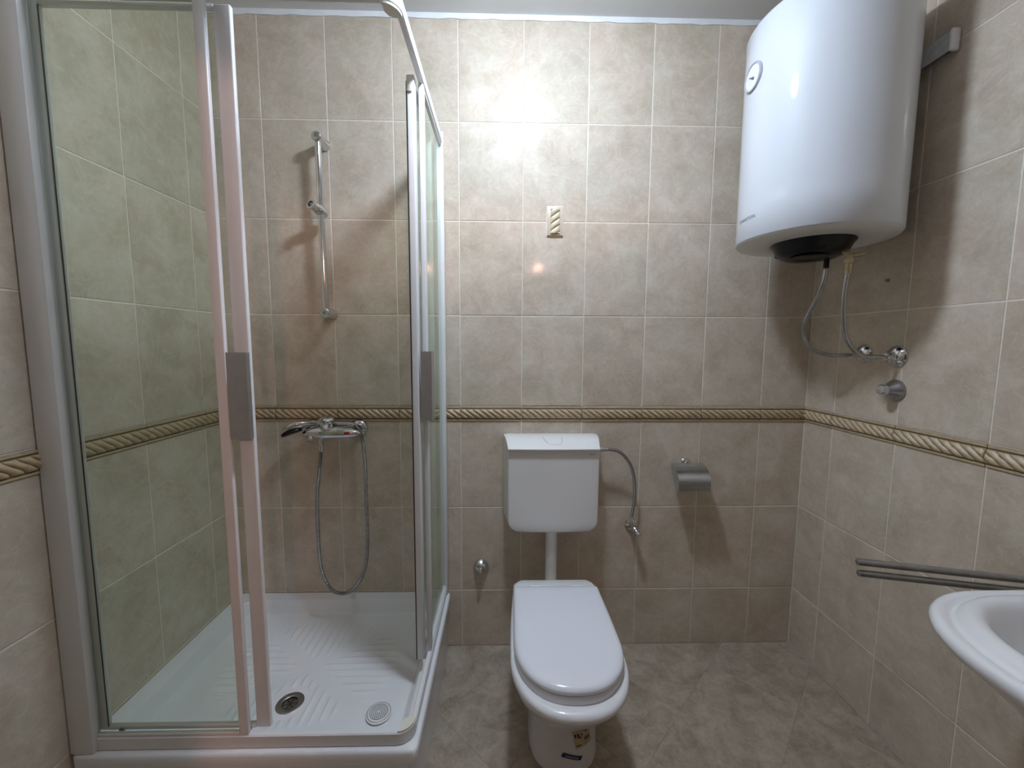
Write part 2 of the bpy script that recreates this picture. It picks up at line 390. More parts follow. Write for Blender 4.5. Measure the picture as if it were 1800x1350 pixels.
# ---------------------------------------------------------------- ceiling lamp (just out of frame)
t = thing('ceiling_lamp', (LAMP.x, LAMP.y, CEIL), 'small round white lamp on a short holder on the ceiling in front of the shower', 'lamp')
bm = bmesh.new(); lathe(bm, (LAMP.x, LAMP.y, CEIL - .0005), (0, 0, -1), [(.001, 0), (.085, 0), (.085, .010), (.066, .016), (.062, .086), (.001, .086)], 48); obj('lamp_base', bm, 'plaster', t)
bm = bmesh.new(); R = [(.001, .034)] + [(.075 * math.sin(PI * k / 20), .034 * math.cos(PI * k / 20)) for k in range(1, 15)] + [(.001, .034 * math.cos(PI * 14 / 20) - .001)]
lathe(bm, LAMP, (0, 0, -1), R, 40); obj('lamp_dome', bm, 'glow', t)

# ---------------------------------------------------------------- shower tray
TX0, TX1, TY0, TY1, TZ = XL + .002, -.298, -.690, -.003, .251
def rrect(x0, x1, y0, y1, r, z, n=6):
    r = min(r, (x1 - x0) / 2 - 1e-4, (y1 - y0) / 2 - 1e-4); P = []
    for cx, cy, a0 in ((x1 - r, y1 - r, 0), (x0 + r, y1 - r, PI / 2), (x0 + r, y0 + r, PI), (x1 - r, y0 + r, 3 * PI / 2)):
        for k in range(n + 1):
            a = a0 + PI / 2 * k / n; P.append(Vector((cx + r * math.cos(a), cy + r * math.sin(a), z)))
    return P
tray = thing('shower_tray', ((TX0 + TX1) / 2, (TY0 + TY1) / 2, 0), 'raised white acrylic shower tray with a ribbed base, in the left back corner', 'shower tray')
bm = bmesh.new(); R = []
for ins, z, r in ((.014, .002, .012), (.014, .205, .012), (.002, .212, .016), (0, .22, .018), (0, .242, .018), (.002, .248, .018), (.006, TZ, .018), (.040, TZ, .03), (.044, .2495, .035)):
    R.append(rrect(TX0 + (ins if ins > .02 else 0) , TX1 - ins, TY0 + ins, TY1 - (ins if ins > .02 else 0), r, z))
loft(bm, R, True, False); obj('tray_body', bm, 'acrylic', tray)
# basin as a height field with four fans of ribs
bm = bmesh.new(); nx, ny = 300, 230
bx0, bx1, by0, by1 = TX0 + .043, TX1 - .043, TY0 + .043, TY1 - .043
PCX, PCY = -.735, -.345
DRX, DRY = -.735, -.483
def tray_z(x, y):
    dx = min(x - bx0, bx1 - x); dy = min(y - by0, by1 - y)
    # rounded corners
    r = .05
    if dx < r and dy < r: d = r - math.hypot(r - dx, r - dy)
    else: d = min(dx, dy)
    if d <= 0: return TZ - .002
    s = min(1, d / .032); s = s * s * (3 - 2 * s)
    floorz = .203 - .006 * (1 - min(1, math.hypot(x - DRX, y - DRY) / .55))
    z = (TZ - .002) * (1 - s) + floorz * s
    ux, uy = x - PCX, y - PCY
    e = (ux / .30) ** 2 + (uy / .23) ** 2
    if e < 1.0 and s > .99 and math.hypot(x - DRX, y - DRY) > .062:
        edge = min(1, (1 - e) * 6)
        side = abs(ux) / .30 - abs(uy) / .23
        if side > .10: z += .0042 * edge * min(1, (side - .10) * 14) * max(0, math.sin(2 * PI * uy / .0285)) ** .8
        elif side < -.10: z += .0042 * edge * min(1, (-side - .10) * 14) * max(0, math.sin(2 * PI * ux / .0285)) ** .8
    dr = math.hypot(x - DRX, y - DRY)
    if dr < .05: z -= .003 * (1 - dr / .05)
    if dr < .027: z -= .018
    return z
vs = [[bm.verts.new((bx0 + (bx1 - bx0) * i / nx, by0 + (by1 - by0) * j / ny, tray_z(bx0 + (bx1 - bx0) * i / nx, by0 + (by1 - by0) * j / ny))) for i in range(nx + 1)] for j in range(ny + 1)]
for j in range(ny):
    for i in range(nx): bm.faces.new((vs[j][i], vs[j][i + 1], vs[j + 1][i + 1], vs[j + 1][i]))
obj('tray_basin', bm, 'acrylic', tray, angle=80)
zd = tray_z(DRX, DRY) + .0215
bm = bmesh.new(); lathe(bm, (DRX, DRY, zd), (0, 0, 1), [(.0228, -.012), (.0215, -.012), (.0225, -.001), (.026, .0012), (.038, .0008), (.041, -.001), (.041, -.004), (.0228, -.004)], 40)
dr = obj('drain', bm, 'steel', tray, label='round steel drain with a cross grate')
bm = bmesh.new(); lathe(bm, (DRX, DRY, zd), (0, 0, 1), [(.001, -.0145), (.0225, -.0145), (.0225, -.0005), (.0215, -.0005), (.021, -.0138), (.001, -.0138)], 32); obj('drain_hole', bm, 'black', dr)
bm = bmesh.new()
for k in range(3):
    a = PI * k / 3 + .3; d = Vector((math.cos(a), math.sin(a), 0)); c = Vector((DRX, DRY, zd - .003)); tube(bm, [c - d * .021, c + d * .021], .0016, 8)
lathe(bm, (DRX, DRY, zd - .0035), (0, 0, 1), [(.001, -.002), (.007, -.002), (.007, .002), (.001, .0025)], 16); obj('drain_grate', bm, 'darksteel', dr)
# loose strainer
sz = .2045
t = thing('drain_strainer', (-.446, -.532, sz), 'round white perforated plastic strainer lying on the shower tray near its front right corner', 'strainer')
bm = bmesh.new(); lathe(bm, (-.446, -.532, sz), (0, 0, 1), [(.001, 0), (.037, 0), (.0375, .002), (.034, .005), (.030, .0065), (.028, .0058), (.001, .0066)], 48); sb = obj('strainer_disc', bm, 'cistern', t)
bm = bmesh.new()
for rr, nn in ((.0335, 40), (.026, 30), (.021, 24), (.016, 18), (.011, 13), (.006, 7)):
    for k in range(nn):
        a = 2 * PI * k / nn; zz = sz + (.0066 if rr < .03 else .0052)
        box(bm, -.0019, .0019, -.0008, .0008, -.0004, .0005)
        bm.verts.ensure_lookup_table()
        M2 = Matrix.Translation((-.446 + rr * math.cos(a), -.532 + rr * math.sin(a), zz)) @ Matrix.Rotation(a + PI / 2, 4, 'Z')
        bmesh.ops.transform(bm, matrix=M2, verts=bm.verts[-8:])
o = obj('strainer_holes', bm, 'print', sb, smooth=False); o['kind'] = 'stuff'

# ---------------------------------------------------------------- shower enclosure
RB, RT = .2915, 2.067      # top of bottom rail, underside of top rail
ZTOP = 2.100
FY0, FY1 = -.676, -.661    # front rails (outer, inner)
SX0, SX1 = -.3265, -.311    # side rails (inner, outer)
enc = thing('shower_enclosure', ((XL + SX1) / 2, -.33, TZ), 'white framed corner shower cabin with sliding glass doors on the tray', 'shower cabin')
def rail(z0, z1, name):
    # L-shaped rail with a rounded outer corner
    bm = bmesh.new(); R = []
    r = .045; path_o = [(XL + .004, FY0)]; path_i = [(XL + .004, FY1)]
    for k in range(11):
        a = -PI / 2 + PI / 2 * k / 10
        path_o.append((SX1 - r + r * math.cos(a), FY0 + r + r * math.sin(a)))
        path_i.append((SX0 - .030 + .030 * math.cos(a), FY1 + .030 + .030 * math.sin(a)))
    path_o.append((SX1, -.004)); path_i.append((SX0, -.004))
    b2 = .003
    for (ox, oy), (ix, iy) in zip(path_o, path_i):
        d = Vector((ix - ox, iy - oy)).normalized() * b2
        R.append([Vector((ox, oy, z0 + b2)), Vector((ox + d.x, oy + d.y, z0)), Vector((ix - d.x, iy - d.y, z0)), Vector((ix, iy, z0 + b2)),
                  Vector((ix, iy, z1 - b2)), Vector((ix - d.x, iy - d.y, z1)), Vector((ox + d.x, oy + d.y, z1)), Vector((ox, oy, z1 - b2))])
    loft(bm, R); return obj(name, bm, 'alu', enc)
rail(TZ + .0005, RB - .004, 'bottom_rail'); rail(RT, ZTOP, 'top_rail')
# cream corner connectors
for z0, z1, nm in ((RB - .004, RB, 'b'), (RT - .005, RT, 't')):
    bm = bmesh.new(); r = .040
    P = [Vector((SX0 - .024, FY0 + .004, 0)), Vector((SX1 - .002 - r, FY0 + .002, 0))]
    P += [Vector((SX1 - .002 - r + r * math.cos(-PI / 2 + PI / 2 * k / 8), FY0 + .002 + r + r * math.sin(-PI / 2 + PI / 2 * k / 8), 0)) for k in range(1, 9)]
    P += [Vector((SX1 - .004, FY1 + .030, 0)), Vector((SX0 - .004, FY1 + .031, 0)), Vector((SX0 - .016, FY1 + .026, 0)), Vector((SX0 - .023, FY1 + .014, 0))]
    loft(bm, [[p + Vector((0, 0, z0)) for p in P], [p + Vector((0, 0, z1)) for p in P]]); obj('corner_block', bm, 'cream', enc, smooth=False, label='cream plastic corner block')
# wall profiles
bm = bmesh.new(); box(bm, XL + .002, XL + .061, FY0 - .010, FY1 - .001, TZ + .001, ZTOP, .003); obj('wall_profile', bm, 'alu', enc)
bm = bmesh.new(); box(bm, SX0 - .006, SX1 + .004, -.030, -.002, TZ + .001, ZTOP + .012, .003); obj('wall_profile', bm, 'alu', enc)
def pane(name, x0, x1, y0, y1, z0, z1, parent):
    return obj(name, box(bmesh.new(), x0, x1, y0, y1, z0, z1), 'glass', parent, smooth=False)
# front fixed panel
FZ0, FZ1 = RB - .003, RT - .001
bm = bmesh.new(); box(bm, -.763, -.738, -.6745, -.6625, FZ0, FZ1, .003, 3); fs = obj('fixed_stile', bm, 'alu', enc)
pane('fixed_glass', XL + .058, -.762, -.6705, -.6665, FZ0, FZ1, enc)
for z0, z1 in ((FZ1 - .006, FZ1), (FZ0, FZ0 + .007)): obj('glazing_bead', box(bmesh.new(), XL + .061, -.763, -.6735, -.6635, z0, z1, .001), 'alu', enc)
# front sliding door, slid open to the left behind the fixed panel
def sliding_door(front):
    """door frame with two stiles, thin rails, glass, handle"""
    if front:
        a0, a1 = -1.137, -.691; y0, y1 = -.6585, -.645
        root = obj('door_frame', box(bmesh.new(), a1 - .037, a1, y0 + .001, y1, FZ0 + .004, FZ1 - .002, .0035, 3), 'alu', enc)
        obj('door_stile', box(bmesh.new(), a0, a0 + .025, y0, y1, FZ0 + .004, FZ1 - .002, .003), 'alu', root)
        for z0, z1 in ((FZ0 + .004, FZ0 + .014), (FZ1 - .012, FZ1 - .003)): obj('door_rail', box(bmesh.new(), a0 + .025, a1 - .037, y0, y1, z0, z1, .002), 'alu', root)
        obj('seal', box(bmesh.new(), a0 + .0252, a0 + .0272, y0, y0 + .002, FZ0 + .014, FZ1 - .012), 'rubber', root)
        pane('door_glass', a0 + .02, a1 - .035, -.653, -.649, FZ0 + .01, FZ1 - .008, root)
        bm = bmesh.new(); R = []
        for z in (1.076, 1.286): R.append([Vector((x, y, z)) for x, y in ((-.734, -.679), (-.687, -.679), (-.687, -.676), (-.692, -.676), (-.692, -.656), (-.695, -.656), (-.695, -.676), (-.734, -.676))])
        loft(bm, R); obj('handle', bm, 'handle', root, smooth=False, label='grey metal pull plate')
        for x in (a0 + .06, a1 - .055): obj('roller', tube(bmesh.new(), [(x, -.660, FZ0 + .004), (x, -.644, FZ0 + .004)], .007, 12), 'steel', root)
    else:
        y0, y1 = -.432, -.10; x0, x1 = -.350, -.3365
        root = obj('door_frame', box(bmesh.new(), x0 - .001, x1 + .006, y0, y0 + .034, FZ0 + .004, FZ1 - .002, .0035, 3), 'alu', enc)
        obj('door_stile', box(bmesh.new(), x0, x1, y1 - .026, y1, FZ0 + .004, FZ1 - .002, .003), 'alu', root)
        for z0, z1 in ((FZ0 + .004, FZ0 + .014), (FZ1 - .012, FZ1 - .003)): obj('door_rail', box(bmesh.new(), x0, x1, y0 + .034, y1 - .026, z0, z1, .002), 'alu', root)
        bm = bmesh.new(); box(bm, x0 - .0035, x0 - .001, y0 + .001, y0 + .012, FZ0 + .004, FZ1 - .02); obj('seal', bm, 'rubber', root, label='black rubber seal')
        bm = bmesh.new(); box(bm, x0 - .001, x1 + .001, y0 - .004, y0 + .008, FZ1 - .05, FZ1 - .006, .003); obj('end_cap', bm, 'cream', root)
        pane('door_glass', x0 + .004, x0 + .008, y0 + .03, y1 - .02, FZ0 + .01, FZ1 - .008, root)
        bm = bmesh.new(); R = []
        for z in (1.076, 1.286): R.append([Vector((x, y, z)) for x, y in ((-.292, -.430), (-.292, -.378), (-.300, -.378), (-.300, -.381), (-.2945, -.381), (-.2945, -.4275), (-.325, -.4275), (-.325, -.430))])
        loft(bm, R); obj('handle', bm, 'handle', root, smooth=False, label='grey metal pull plate')
sliding_door(True); sliding_door(False)
bm = bmesh.new(); box(bm, -.3275, -.3125, -.388, -.362, FZ0, FZ1, .003, 3); obj('fixed_stile', bm, 'alu', enc)
pane('fixed_glass', -.324, -.320, -.364, -.028, FZ0, FZ1, enc)
for z0, z1 in ((FZ1 - .006, FZ1), (FZ0, FZ0 + .007)): obj('glazing_bead', box(bmesh.new(), -.3265, -.3145, -.362, -.030, z0, z1, .001), 'alu', enc)

# ---------------------------------------------------------------- shower riser rail
t = thing('shower_rail', (-.76, 0, 1.75), 'vertical chrome slide bar with an empty holder on the back wall inside the shower', 'shower rail')
RY = -.062
bm = bmesh.new(); tube(bm, [(-.7645, RY, 2.066), (-.7575, RY, 1.425)], .0108, 20); obj('bar', bm, 'chrome', t)
for (x, z, nm) in ((-.7645, 2.066, 0), (-.7575, 1.425, 1)):
    bm = bmesh.new(); lathe(bm, (x, -.001, z), (0, -1, 0), [(.001, 0), (.021, 0), (.021, .006), (.0175, .012), (.0165, .052), (.0185, .058), (.0185, .074), (.014, .079), (.001, .0795)], 28); br = obj('wall_bracket', bm, 'chrome', t)
    bm = bmesh.new(); lathe(bm, (x, -.0795, z), (0, -1, 0), [(.001, 0), (.006, 0), (.006, .0012), (.001, .0015)], 16); obj('screw_cap', bm, 'steel', br)
c = Vector((-.7615, RY, 1.80)); ax = Vector((-.35, -.92, .28)).normalized()
bm = bmesh.new(); lathe(bm, c + Vector((.006, .018, -.004)), ax, [(.001, 0), (.017, 0), (.0185, .004), (.0185, .036), (.0165, .040), (.0165, .060), (.0185, .063), (.0185, .070), (.011, .071), (.010, .055), (.001, .055)], 28)
tube(bm, [c - Vector((0, 0, .020)), c + Vector((0, 0, .020))], .0125, 18); obj('slider', bm, 'chrome', t)

# ---------------------------------------------------------------- shower mixer with hand shower and hose
t = thing('shower_mixer', (-.76, 0, .955), 'chrome single lever shower mixer on the back wall below the rope border', 'mixer tap')
for x in (-.850, -.664):
    bm = bmesh.new(); lathe(bm, (x, -.001, .967), (0, -1, 0), [(.001, 0), (.034, 0), (.034, .004), (.028, .014), (.018, .018), (.017, .035), (.001, .036)], 32); obj('wall_rose', bm, 'chrome', t)
# body: flattened spindle
bm = bmesh.new(); R = []
for k in range(25):
    u = k / 24; x = -.868 + .226 * u; s = math.sin(PI * min(1, max(0, u))) ** .5
    hz_, hy_ = .004 + .022 * s, .004 + .024 * s
    zc = .955 + .004 * math.sin(PI * u)
    R.append([Vector((x, -.062 + hy_ * math.cos(2 * PI * i / 24), zc + hz_ * math.sin(2 * PI * i / 24))) for i in range(24)])
loft(bm, R); bo = obj('mixer_body', bm, 'chrome', t)
bm = bmesh.new(); lathe(bm, (-.771, -.062, .968), (0, -.1, 1), [(.001, -.01), (.027, -.01), (.026, .008), (.023, .014), (.026, .022), (.031, .030), (.031, .044), (.024, .052), (.001, .056)], 32)
obj('cartridge', bm, 'chrome', t)
bm = bmesh.new(); tube(bm, catmull([(-.771, -.062, 1.012), (-.775, -.090, 1.016), (-.779, -.120, 1.006)], 5), [.020, .019, .018, .017, .016, .015, .014, .013, .012, .011, .0085], 16, 1.0, .5); obj('lever', bm, 'chrome', t)
bm = bmesh.new(); box(bm, -.696, -.676, -.0885, -.0825, .955, .965, .002); obj('temperature_mark', bm, 'red', bo, label='small red mark')
bm = bmesh.new(); lathe(bm, (-.832, -.074, .938), (0, -.5, -1), [(.001, -.012), (.014, -.012), (.014, .008), (.012, .012), (.009, .012), (.001, .010)], 24); obj('spout', bm, 'chrome', t)
bm = bmesh.new(); lathe(bm, (-.800, -.056, .938), (0, 0, -1), [(.001, 0), (.011, 0), (.011, .010), (.009, .014), (.009, .030), (.007, .034), (.001, .034)], 20); obj('hose_outlet', bm, 'chrome', t)
# hand shower lying behind the lever
h = thing('hand_shower', (-.84, -.05, .985), 'chrome hand shower with a black face resting on top of the mixer', 'hand shower')
bm = bmesh.new()
pts = catmull([(-.935, -.078, .955), (-.905, -.072, .975), (-.870, -.062, .988), (-.83, -.05, .992), (-.775, -.046, .990), (-.72, -.044, .988), (-.690, -.044, .988)], 5)
rr = [.008 + .018 * math.sin(PI * min(1, (i + 1.5) / 15)) if i < 12 else .0135 - .0035 * (i - 12) / (len(pts) - 13) for i in range(len(pts))]
tube(bm, pts, rr, 18, .62, 1.0); obj('handset', bm, 'chrome', h)
bm = bmesh.new(); R = []
ctr = Vector((-.905, -.074, .962)); d1 = Vector((1, .15, .36)).normalized(); d2 = Vector((0, 1, -.15)); d2 = (d2 - d1 * d2.dot(d1)).normalized(); nn = d1.cross(d2).normalized()
if nn.z > 0: nn = -nn
for rr_, hh in ((.034, -.004), (.036, 0), (.036, .006), (.033, .008)):
    R.append([ctr + d1 * rr_ * 1.12 * math.cos(2 * PI * k / 28) + d2 * rr_ * .72 * math.sin(2 * PI * k / 28) + nn * hh for k in range(28)])
loft(bm, R); obj('spray_face', bm, 'black', h, label='black spray face')
t = thing('shower_hose', (-.735, -.05, .28), 'ribbed chrome shower hose hanging in a long loop under the mixer', 'hose')
hp = catmull([(-.693, -.044, .988), (-.668, -.046, .984), (-.645, -.05, .955), (-.632, -.057, .891), (-.623, -.069, .805), (-.618, -.085, .693), (-.612, -.101, .573), (-.613, -.115, .466), (-.632, -.125, .391), (-.668, -.131, .344),
     (-.710, -.132, .329), (-.753, -.131, .35), (-.786, -.123, .413), (-.80, -.111, .492), (-.808, -.096, .601), (-.812, -.081, .711), (-.807, -.068, .796), (-.803, -.058, .86), (-.80, -.056, .905)], 44)
bm = bmesh.new(); tube(bm, hp, [.0072 if i % 3 else .0058 for i in range(len(hp))], 10); obj('hose_tube', bm, 'steel', t)
obj('hose_nut', tube(bmesh.new(), [(-.692, -.044, .988), (-.682, -.0445, .987), (-.668, -.0458, .984)], [.0105, .010, .008], 16), 'chrome', t)
obj('hose_nut', tube(bmesh.new(), [(-.800, -.056, .904), (-.8008, -.0555, .880)], [.0095, .0075], 16), 'chrome', t)

# ---------------------------------------------------------------- decorative rope insert tile
t = thing('decorative_insert', (.127, 0, 1.794), 'small raised beige tile insert with a rope motif on the back wall above the toilet', 'tile insert')
bm = bmesh.new(); box(bm, .094, .160, -.0045, .002, 1.736, 1.852, .001); obj('insert_surround', bm, 'grout', t, smooth=False)
bm = bmesh.new(); box(bm, .0965, .1575, -.009, -.002, 1.7385, 1.8495, .002); obj('insert_plate', bm, 'deco', t)
bm = bmesh.new(); ga_ = bm.verts.layers.float.new('groove'); nx, ny = 24, 70; x0, x1, z0, z1 = .108, .146, 1.745, 1.840
vs = []
for j in range(ny + 1):
    row = []
    for i in range(nx + 1):
        u, v = i / nx, j / ny; s = math.sqrt(max(0, 1 - (2 * u - 1) ** 2)); ph = (z1 - z0) * v / .026 - (u - .5) * .95 + .1
        fr = ph - math.floor(ph); y = -.0085 - .0095 * s ** .7 * (.35 + .65 * abs(math.sin(PI * fr)) ** .5) * (1 if 0 < j < ny else 0)
        vv = bm.verts.new((x0 + (x1 - x0) * u, y, z0 + (z1 - z0) * v)); vv[ga_] = max(0, 1 - abs(math.sin(PI * fr)) / .5); row.append(vv)
    vs.append(row)
for j in range(ny):
    for i in range(nx): bm.faces.new((vs[j][i], vs[j][i + 1], vs[j + 1][i + 1], vs[j + 1][i]))
obj('rope_moulding', bm, 'deco_rope', t, recalc=False)

# ---------------------------------------------------------------- toilet cistern
CX0, CX1, CYF = -.056, .300, -.125
t = thing('toilet_cistern', (.12, 0, .75), 'white plastic wall-hung cistern above the toilet', 'cistern')
def cist_ring(z, ins=0.0, yf=CYF, n=5, r=.008):
    P = []
    x0, x1 = CX0 + ins, CX1 - ins
    P.append(Vector((x1 + .014, -.002, z))); P.append(Vector((x0 - .018, -.002, z)))
    for k in range(n + 1):
        a = PI + PI / 2 * k / n; P.append(Vector((x0 + r + r * math.cos(a), yf + r + r * math.sin(a), z)))
    for k in range(1, 10):
        u = k / 10; P.append(Vector((x0 + r + (x1 - x0 - 2 * r) * u, yf - .005 * math.sin(PI * u), z)))
    for k in range(n + 1):
        a = -PI / 2 + PI / 2 * k / n; P.append(Vector((x1 - r + r * math.cos(a), yf + r + r * math.sin(a), z)))
    return P
bm = bmesh.new(); R = []
R.append(cist_ring(.570, .048, CYF + .012, r=.006))
for k in range(8):
    a = PI / 2 * k / 7
    R.append(cist_ring(.572 + .045 * (1 - math.cos(a)), .045 * (1 - math.sin(a)), CYF + .006 * (1 - math.sin(a))))
R.append(cist_ring(.70, -.0005)); R.append(cist_ring(.9005, -.001))
loft(bm, R); body = obj('tank', bm, 'cistern', t, angle=50)
LP = [(-.002, .9415), (-.040, .9425), (-.068, .9395), (-.090, .9325), (-.108, .9235), (-.122, .9165), (-.133, .9130), (-.1375, .9100), (-.1375, .9060), (-.134, .9025), (-.002, .9020)]
def lid_hw(y):      # half width: wider at the wall than at the front lip
    return .178 + .018 * max(0, 1 + y / .125)
bm = bmesh.new(); R = []
for k in range(-12, 13):
    f = k / 12; e2 = max(0, (abs(f) - .955) / .045)
    R.append([Vector((.1215 + lid_hw(y) * f, y - (.005 * (1 - f * f) if y < -.1 else 0), z - (.004 * e2 * e2 if z > .91 else 0))) for y, z in LP])
loft(bm, R); lid = obj('cistern_lid', bm, 'cistern', t, angle=50)
def lidpt(x, s):
    P = [(-.060, .9405), (-.090, .9325), (-.108, .9235), (-.128, .9150)]
    f = s * 3; i = min(2, int(f)); f -= i
    return Vector((x, P[i][0] + (P[i + 1][0] - P[i][0]) * f - .002, P[i][1] + (P[i + 1][1] - P[i][1]) * f + .0005))
gp = [lidpt(.084, .05), lidpt(.087, .22), lidpt(.094, .45), lidpt(.102, .66), lidpt(.112, .74), lidpt(.132, .75), lidpt(.144, .73), lidpt(.152, .60), lidpt(.157, .38), lidpt(.158, .20), lidpt(.157, .05)]
bm = bmesh.new(); tube(bm, catmull(gp, 4), .0011, 8); obj('flush_button', bm, 'ring', lid, label='outline of the flush button')
bm = text_mesh('GEBERIT', .0062); bmesh.ops.scale(bm, vec=(1.0, .75, 1), verts=bm.verts)
bmesh.ops.transform(bm, matrix=Matrix.Translation((.270, CYF - .0035, .887)) @ Matrix.Rotation(PI / 2, 4, 'X'), verts=bm.verts); obj('maker_mark', bm, 'print', body, smooth=False)
# flush pipe
t = thing('flush_pipe', (.122, -.075, .35), 'white plastic flush pipe between the cistern and the toilet', 'pipe')
bm = bmesh.new(); lathe(bm, (.122, -.075, .571), (0, 0, -1), [(.001, 0), (.036, 0), (.036, .006), (.027, .010), (.026, .022), (.0235, .028), (.0235, .16), (.001, .16)], 32)
tube(bm, catmull([(.122, -.075, .42), (.122, -.075, .36), (.122, -.085, .335), (.122, -.115, .325), (.122, -.16, .325)], 5), .0235, 24); obj('pipe_tube', bm, 'pipe', t)

# ---------------------------------------------------------------- toilet
BX = .1165
def dring(z, yb, ym, yf, wb, wf, rb=.02, ex=2.25, cx=BX):
    P = []
    right = []
    for k in range(6):
        a = PI / 2 - PI / 2 * k / 5; right.append((wb - rb + rb * math.cos(a), yb - rb + rb * math.sin(a)))
    for k in range(1, 6):
        u = k / 6; s = math.sin(u * PI / 2); right.append((wb + (wf - wb) * s, yb - rb + (ym - yb + rb) * u))
    for k in range(0, 17):
        a = PI / 2 * k / 16; c2 = max(0, math.cos(a)) ** (2 / ex); s2 = math.sin(a) ** (2 / ex)
        right.append((wf * c2, ym + (yf - ym) * s2))
    P = [Vector((cx + x, y, z)) for x, y in right] + [Vector((cx - x, y, z)) for x, y in reversed(right[:-1])]
    return P
toilet = thing('toilet', (BX, -.42, 0), 'white ceramic toilet with its lid closed, standing below the cistern', 'toilet')
PX = BX + .006
bm = bmesh.new(); R = [
    dring(.000, -.230, -.42, -.540, .092, .108, .02, 2.5, PX), dring(.012, -.228, -.42, -.542, .094, .111, .02, 2.5, PX), dring(.030, -.230, -.42, -.535, .092, .107, .02, 2.5, PX),
    dring(.10, -.225, -.43, -.545, .092, .106, .02, 2.5, PX), dring(.17, -.215, -.44, -.570, .095, .108, .02, 2.4, PX), dring(.22, -.205, -.45, -.600, .102, .116, .02, 2.3, BX + .004),
    dring(.265, -.19, -.48, -.645, .118, .132), dring(.305, -.18, -.51, -.690, .136, .152),     dring(.335, -.175, -.53, -.716, .144, .158), dring(.358, -.172, -.535, -.733, .148, .164), dring(.372, -.170, -.54, -.744, .150, .168), dring(.380, -.170, -.54, -.748, .151, .1695), dring(.388, -.170, -.54, -.747, .151, .169),
    dring(.394, -.172, -.538, -.741, .149, .1665), dring(.397, -.175, -.535, -.732, .146, .162), dring(.3965, -.18, -.53, -.722, .140, .155), dring(.393, -.185, -.53, -.705, .133, .148)]
loft(bm, R); obj('bowl', bm, 'ceramic', toilet, angle=60)
bm = bmesh.new(); R = [dring(z, -.262 + i, -.53, -.711 - i, .146, .154 + i, .01) for z, i in ((.392, 0), (.394, .002), (.413, .003), (.418, .001))]
loft(bm, R); obj('seat', bm, 'lid', toilet)
bm = bmesh.new(); R = [dring(z, -.262 - k, -.53, -.714 + k * 1.3, .153 - k * .6, .158 - k, .008) for z, k in ((.419, .008), (.4195, .003), (.4225, 0), (.429, 0), (.434, .0025), (.4385, .008), (.4410, .018), (.4425, .04))]
loft(bm, R); obj('seat_lid', bm, 'lid', toilet, angle=60)
# raised ceramic back shelf with chamfered corners behind the lid
bm = bmesh.new(); R = []
for z, i in ((.385, 0), (.412, 0), (.420, .003), (.424, .009)):
    R.append([Vector((BX + x * (1 - i * 3), y + (i if y < -.255 else -i), z)) for x, y in ((-.154, -.262), (-.154, -.245), (-.143, -.215), (-.130, -.202), (-.122, -.198), (.122, -.198), (.130, -.202), (.143, -.215), (.154, -.245), (.154, -.262))])
loft(bm, R); obj('hinge_shelf', bm, 'ceramic', toilet)
for x in (-.075, .075): obj('hinge', tube(bmesh.new(), [(BX + x - .02, -.259, .427), (BX + x + .02, -.259, .427)], .009, 14), 'lid', toilet)
# stickers on the pedestal: patches that follow the bowl surface
def sticker(cx, cz, w, h, tilt, m, name, lift=.0012, marks=()):
    # surface: front of pedestal sections interpolated
    secs = [(.10, -.43, -.545, .106), (.17, -.44, -.570, .108), (.22, -.45, -.600, .116), (.265, -.48, -.645, .132), (.305, -.51, -.69, .152), (.012, -.42, -.542, .111), (.03, -.42, -.535, .107)]
    secs = sorted(secs)
    def surf(x, z):
        for s0, s1 in zip(secs, secs[1:]):
            if s0[0] <= z <= s1[0]:
                f = (z - s0[0]) / (s1[0] - s0[0]); ym, yf, wf = [s0[k] + (s1[k] - s0[k]) * f for k in (1, 2, 3)]
                q2 = min(.999, abs(x - PX) / wf); return ym + (yf - ym) * (1 - q2 ** 2.45) ** (1 / 2.45)
        return -.54
    def grid(u0, u1, v0, v1, lf, nx=8, ny=6):
        bm = bmesh.new(); vs = []
        for j in range(ny + 1):
            row = []
            for i in range(nx + 1):
                u = u0 + (u1 - u0) * i / nx; v = v0 + (v1 - v0) * j / ny
                x = cx + u * math.cos(tilt) - v * math.sin(tilt); z = cz + u * math.sin(tilt) + v * math.cos(tilt)
                row.append(bm.verts.new((x, surf(x, z) - lf, z)))
            vs.append(row)
        for j in range(ny):
            for i in range(nx): bm.faces.new((vs[j][i], vs[j][i + 1], vs[j + 1][i + 1], vs[j + 1][i]))
        return bm
    o = obj(name, grid(-w / 2, w / 2, -h / 2, h / 2, lift), m, toilet, label={'label': 'cream paper label with print', 'blue': 'small navy blue label'}[m])
    for (u0, u1, v0, v1, mm) in marks:
        k = obj('print', grid(u0 * w, u1 * w, v0 * h, v1 * h, lift + .0006, 3, 2), mm, o)
    return o
sticker(.164, .136, .052, .090, math.radians(12), 'label', 'sticker', .0014,
        [(-.42, -.30, .12, .36, 'ink'), (-.25, -.13, .10, .36, 'ink'), (-.20, -.02, .05, .14, 'ink'), (-.02, .05, .16, .34, 'ink'), (.22, .34, .32, .44, 'ink'),
         (.12, .17, -.20, .05, 'ink'), (.19, .21, -.20, .05, 'ink'), (.23, .28, -.20, .05, 'ink'), (.30, .34, -.20, .05, 'ink'), (.36, .41, -.20, .05, 'ink'), (-.42, -.12, -.40, -.34, 'ink')])
sticker(.137, .057, .066, .017, math.radians(-20), 'blue', 'sticker', .0014,
        [(-.30 + .11 * k, -.23 + .11 * k, -.28, .22, 'palewrite') for k in range(6)])

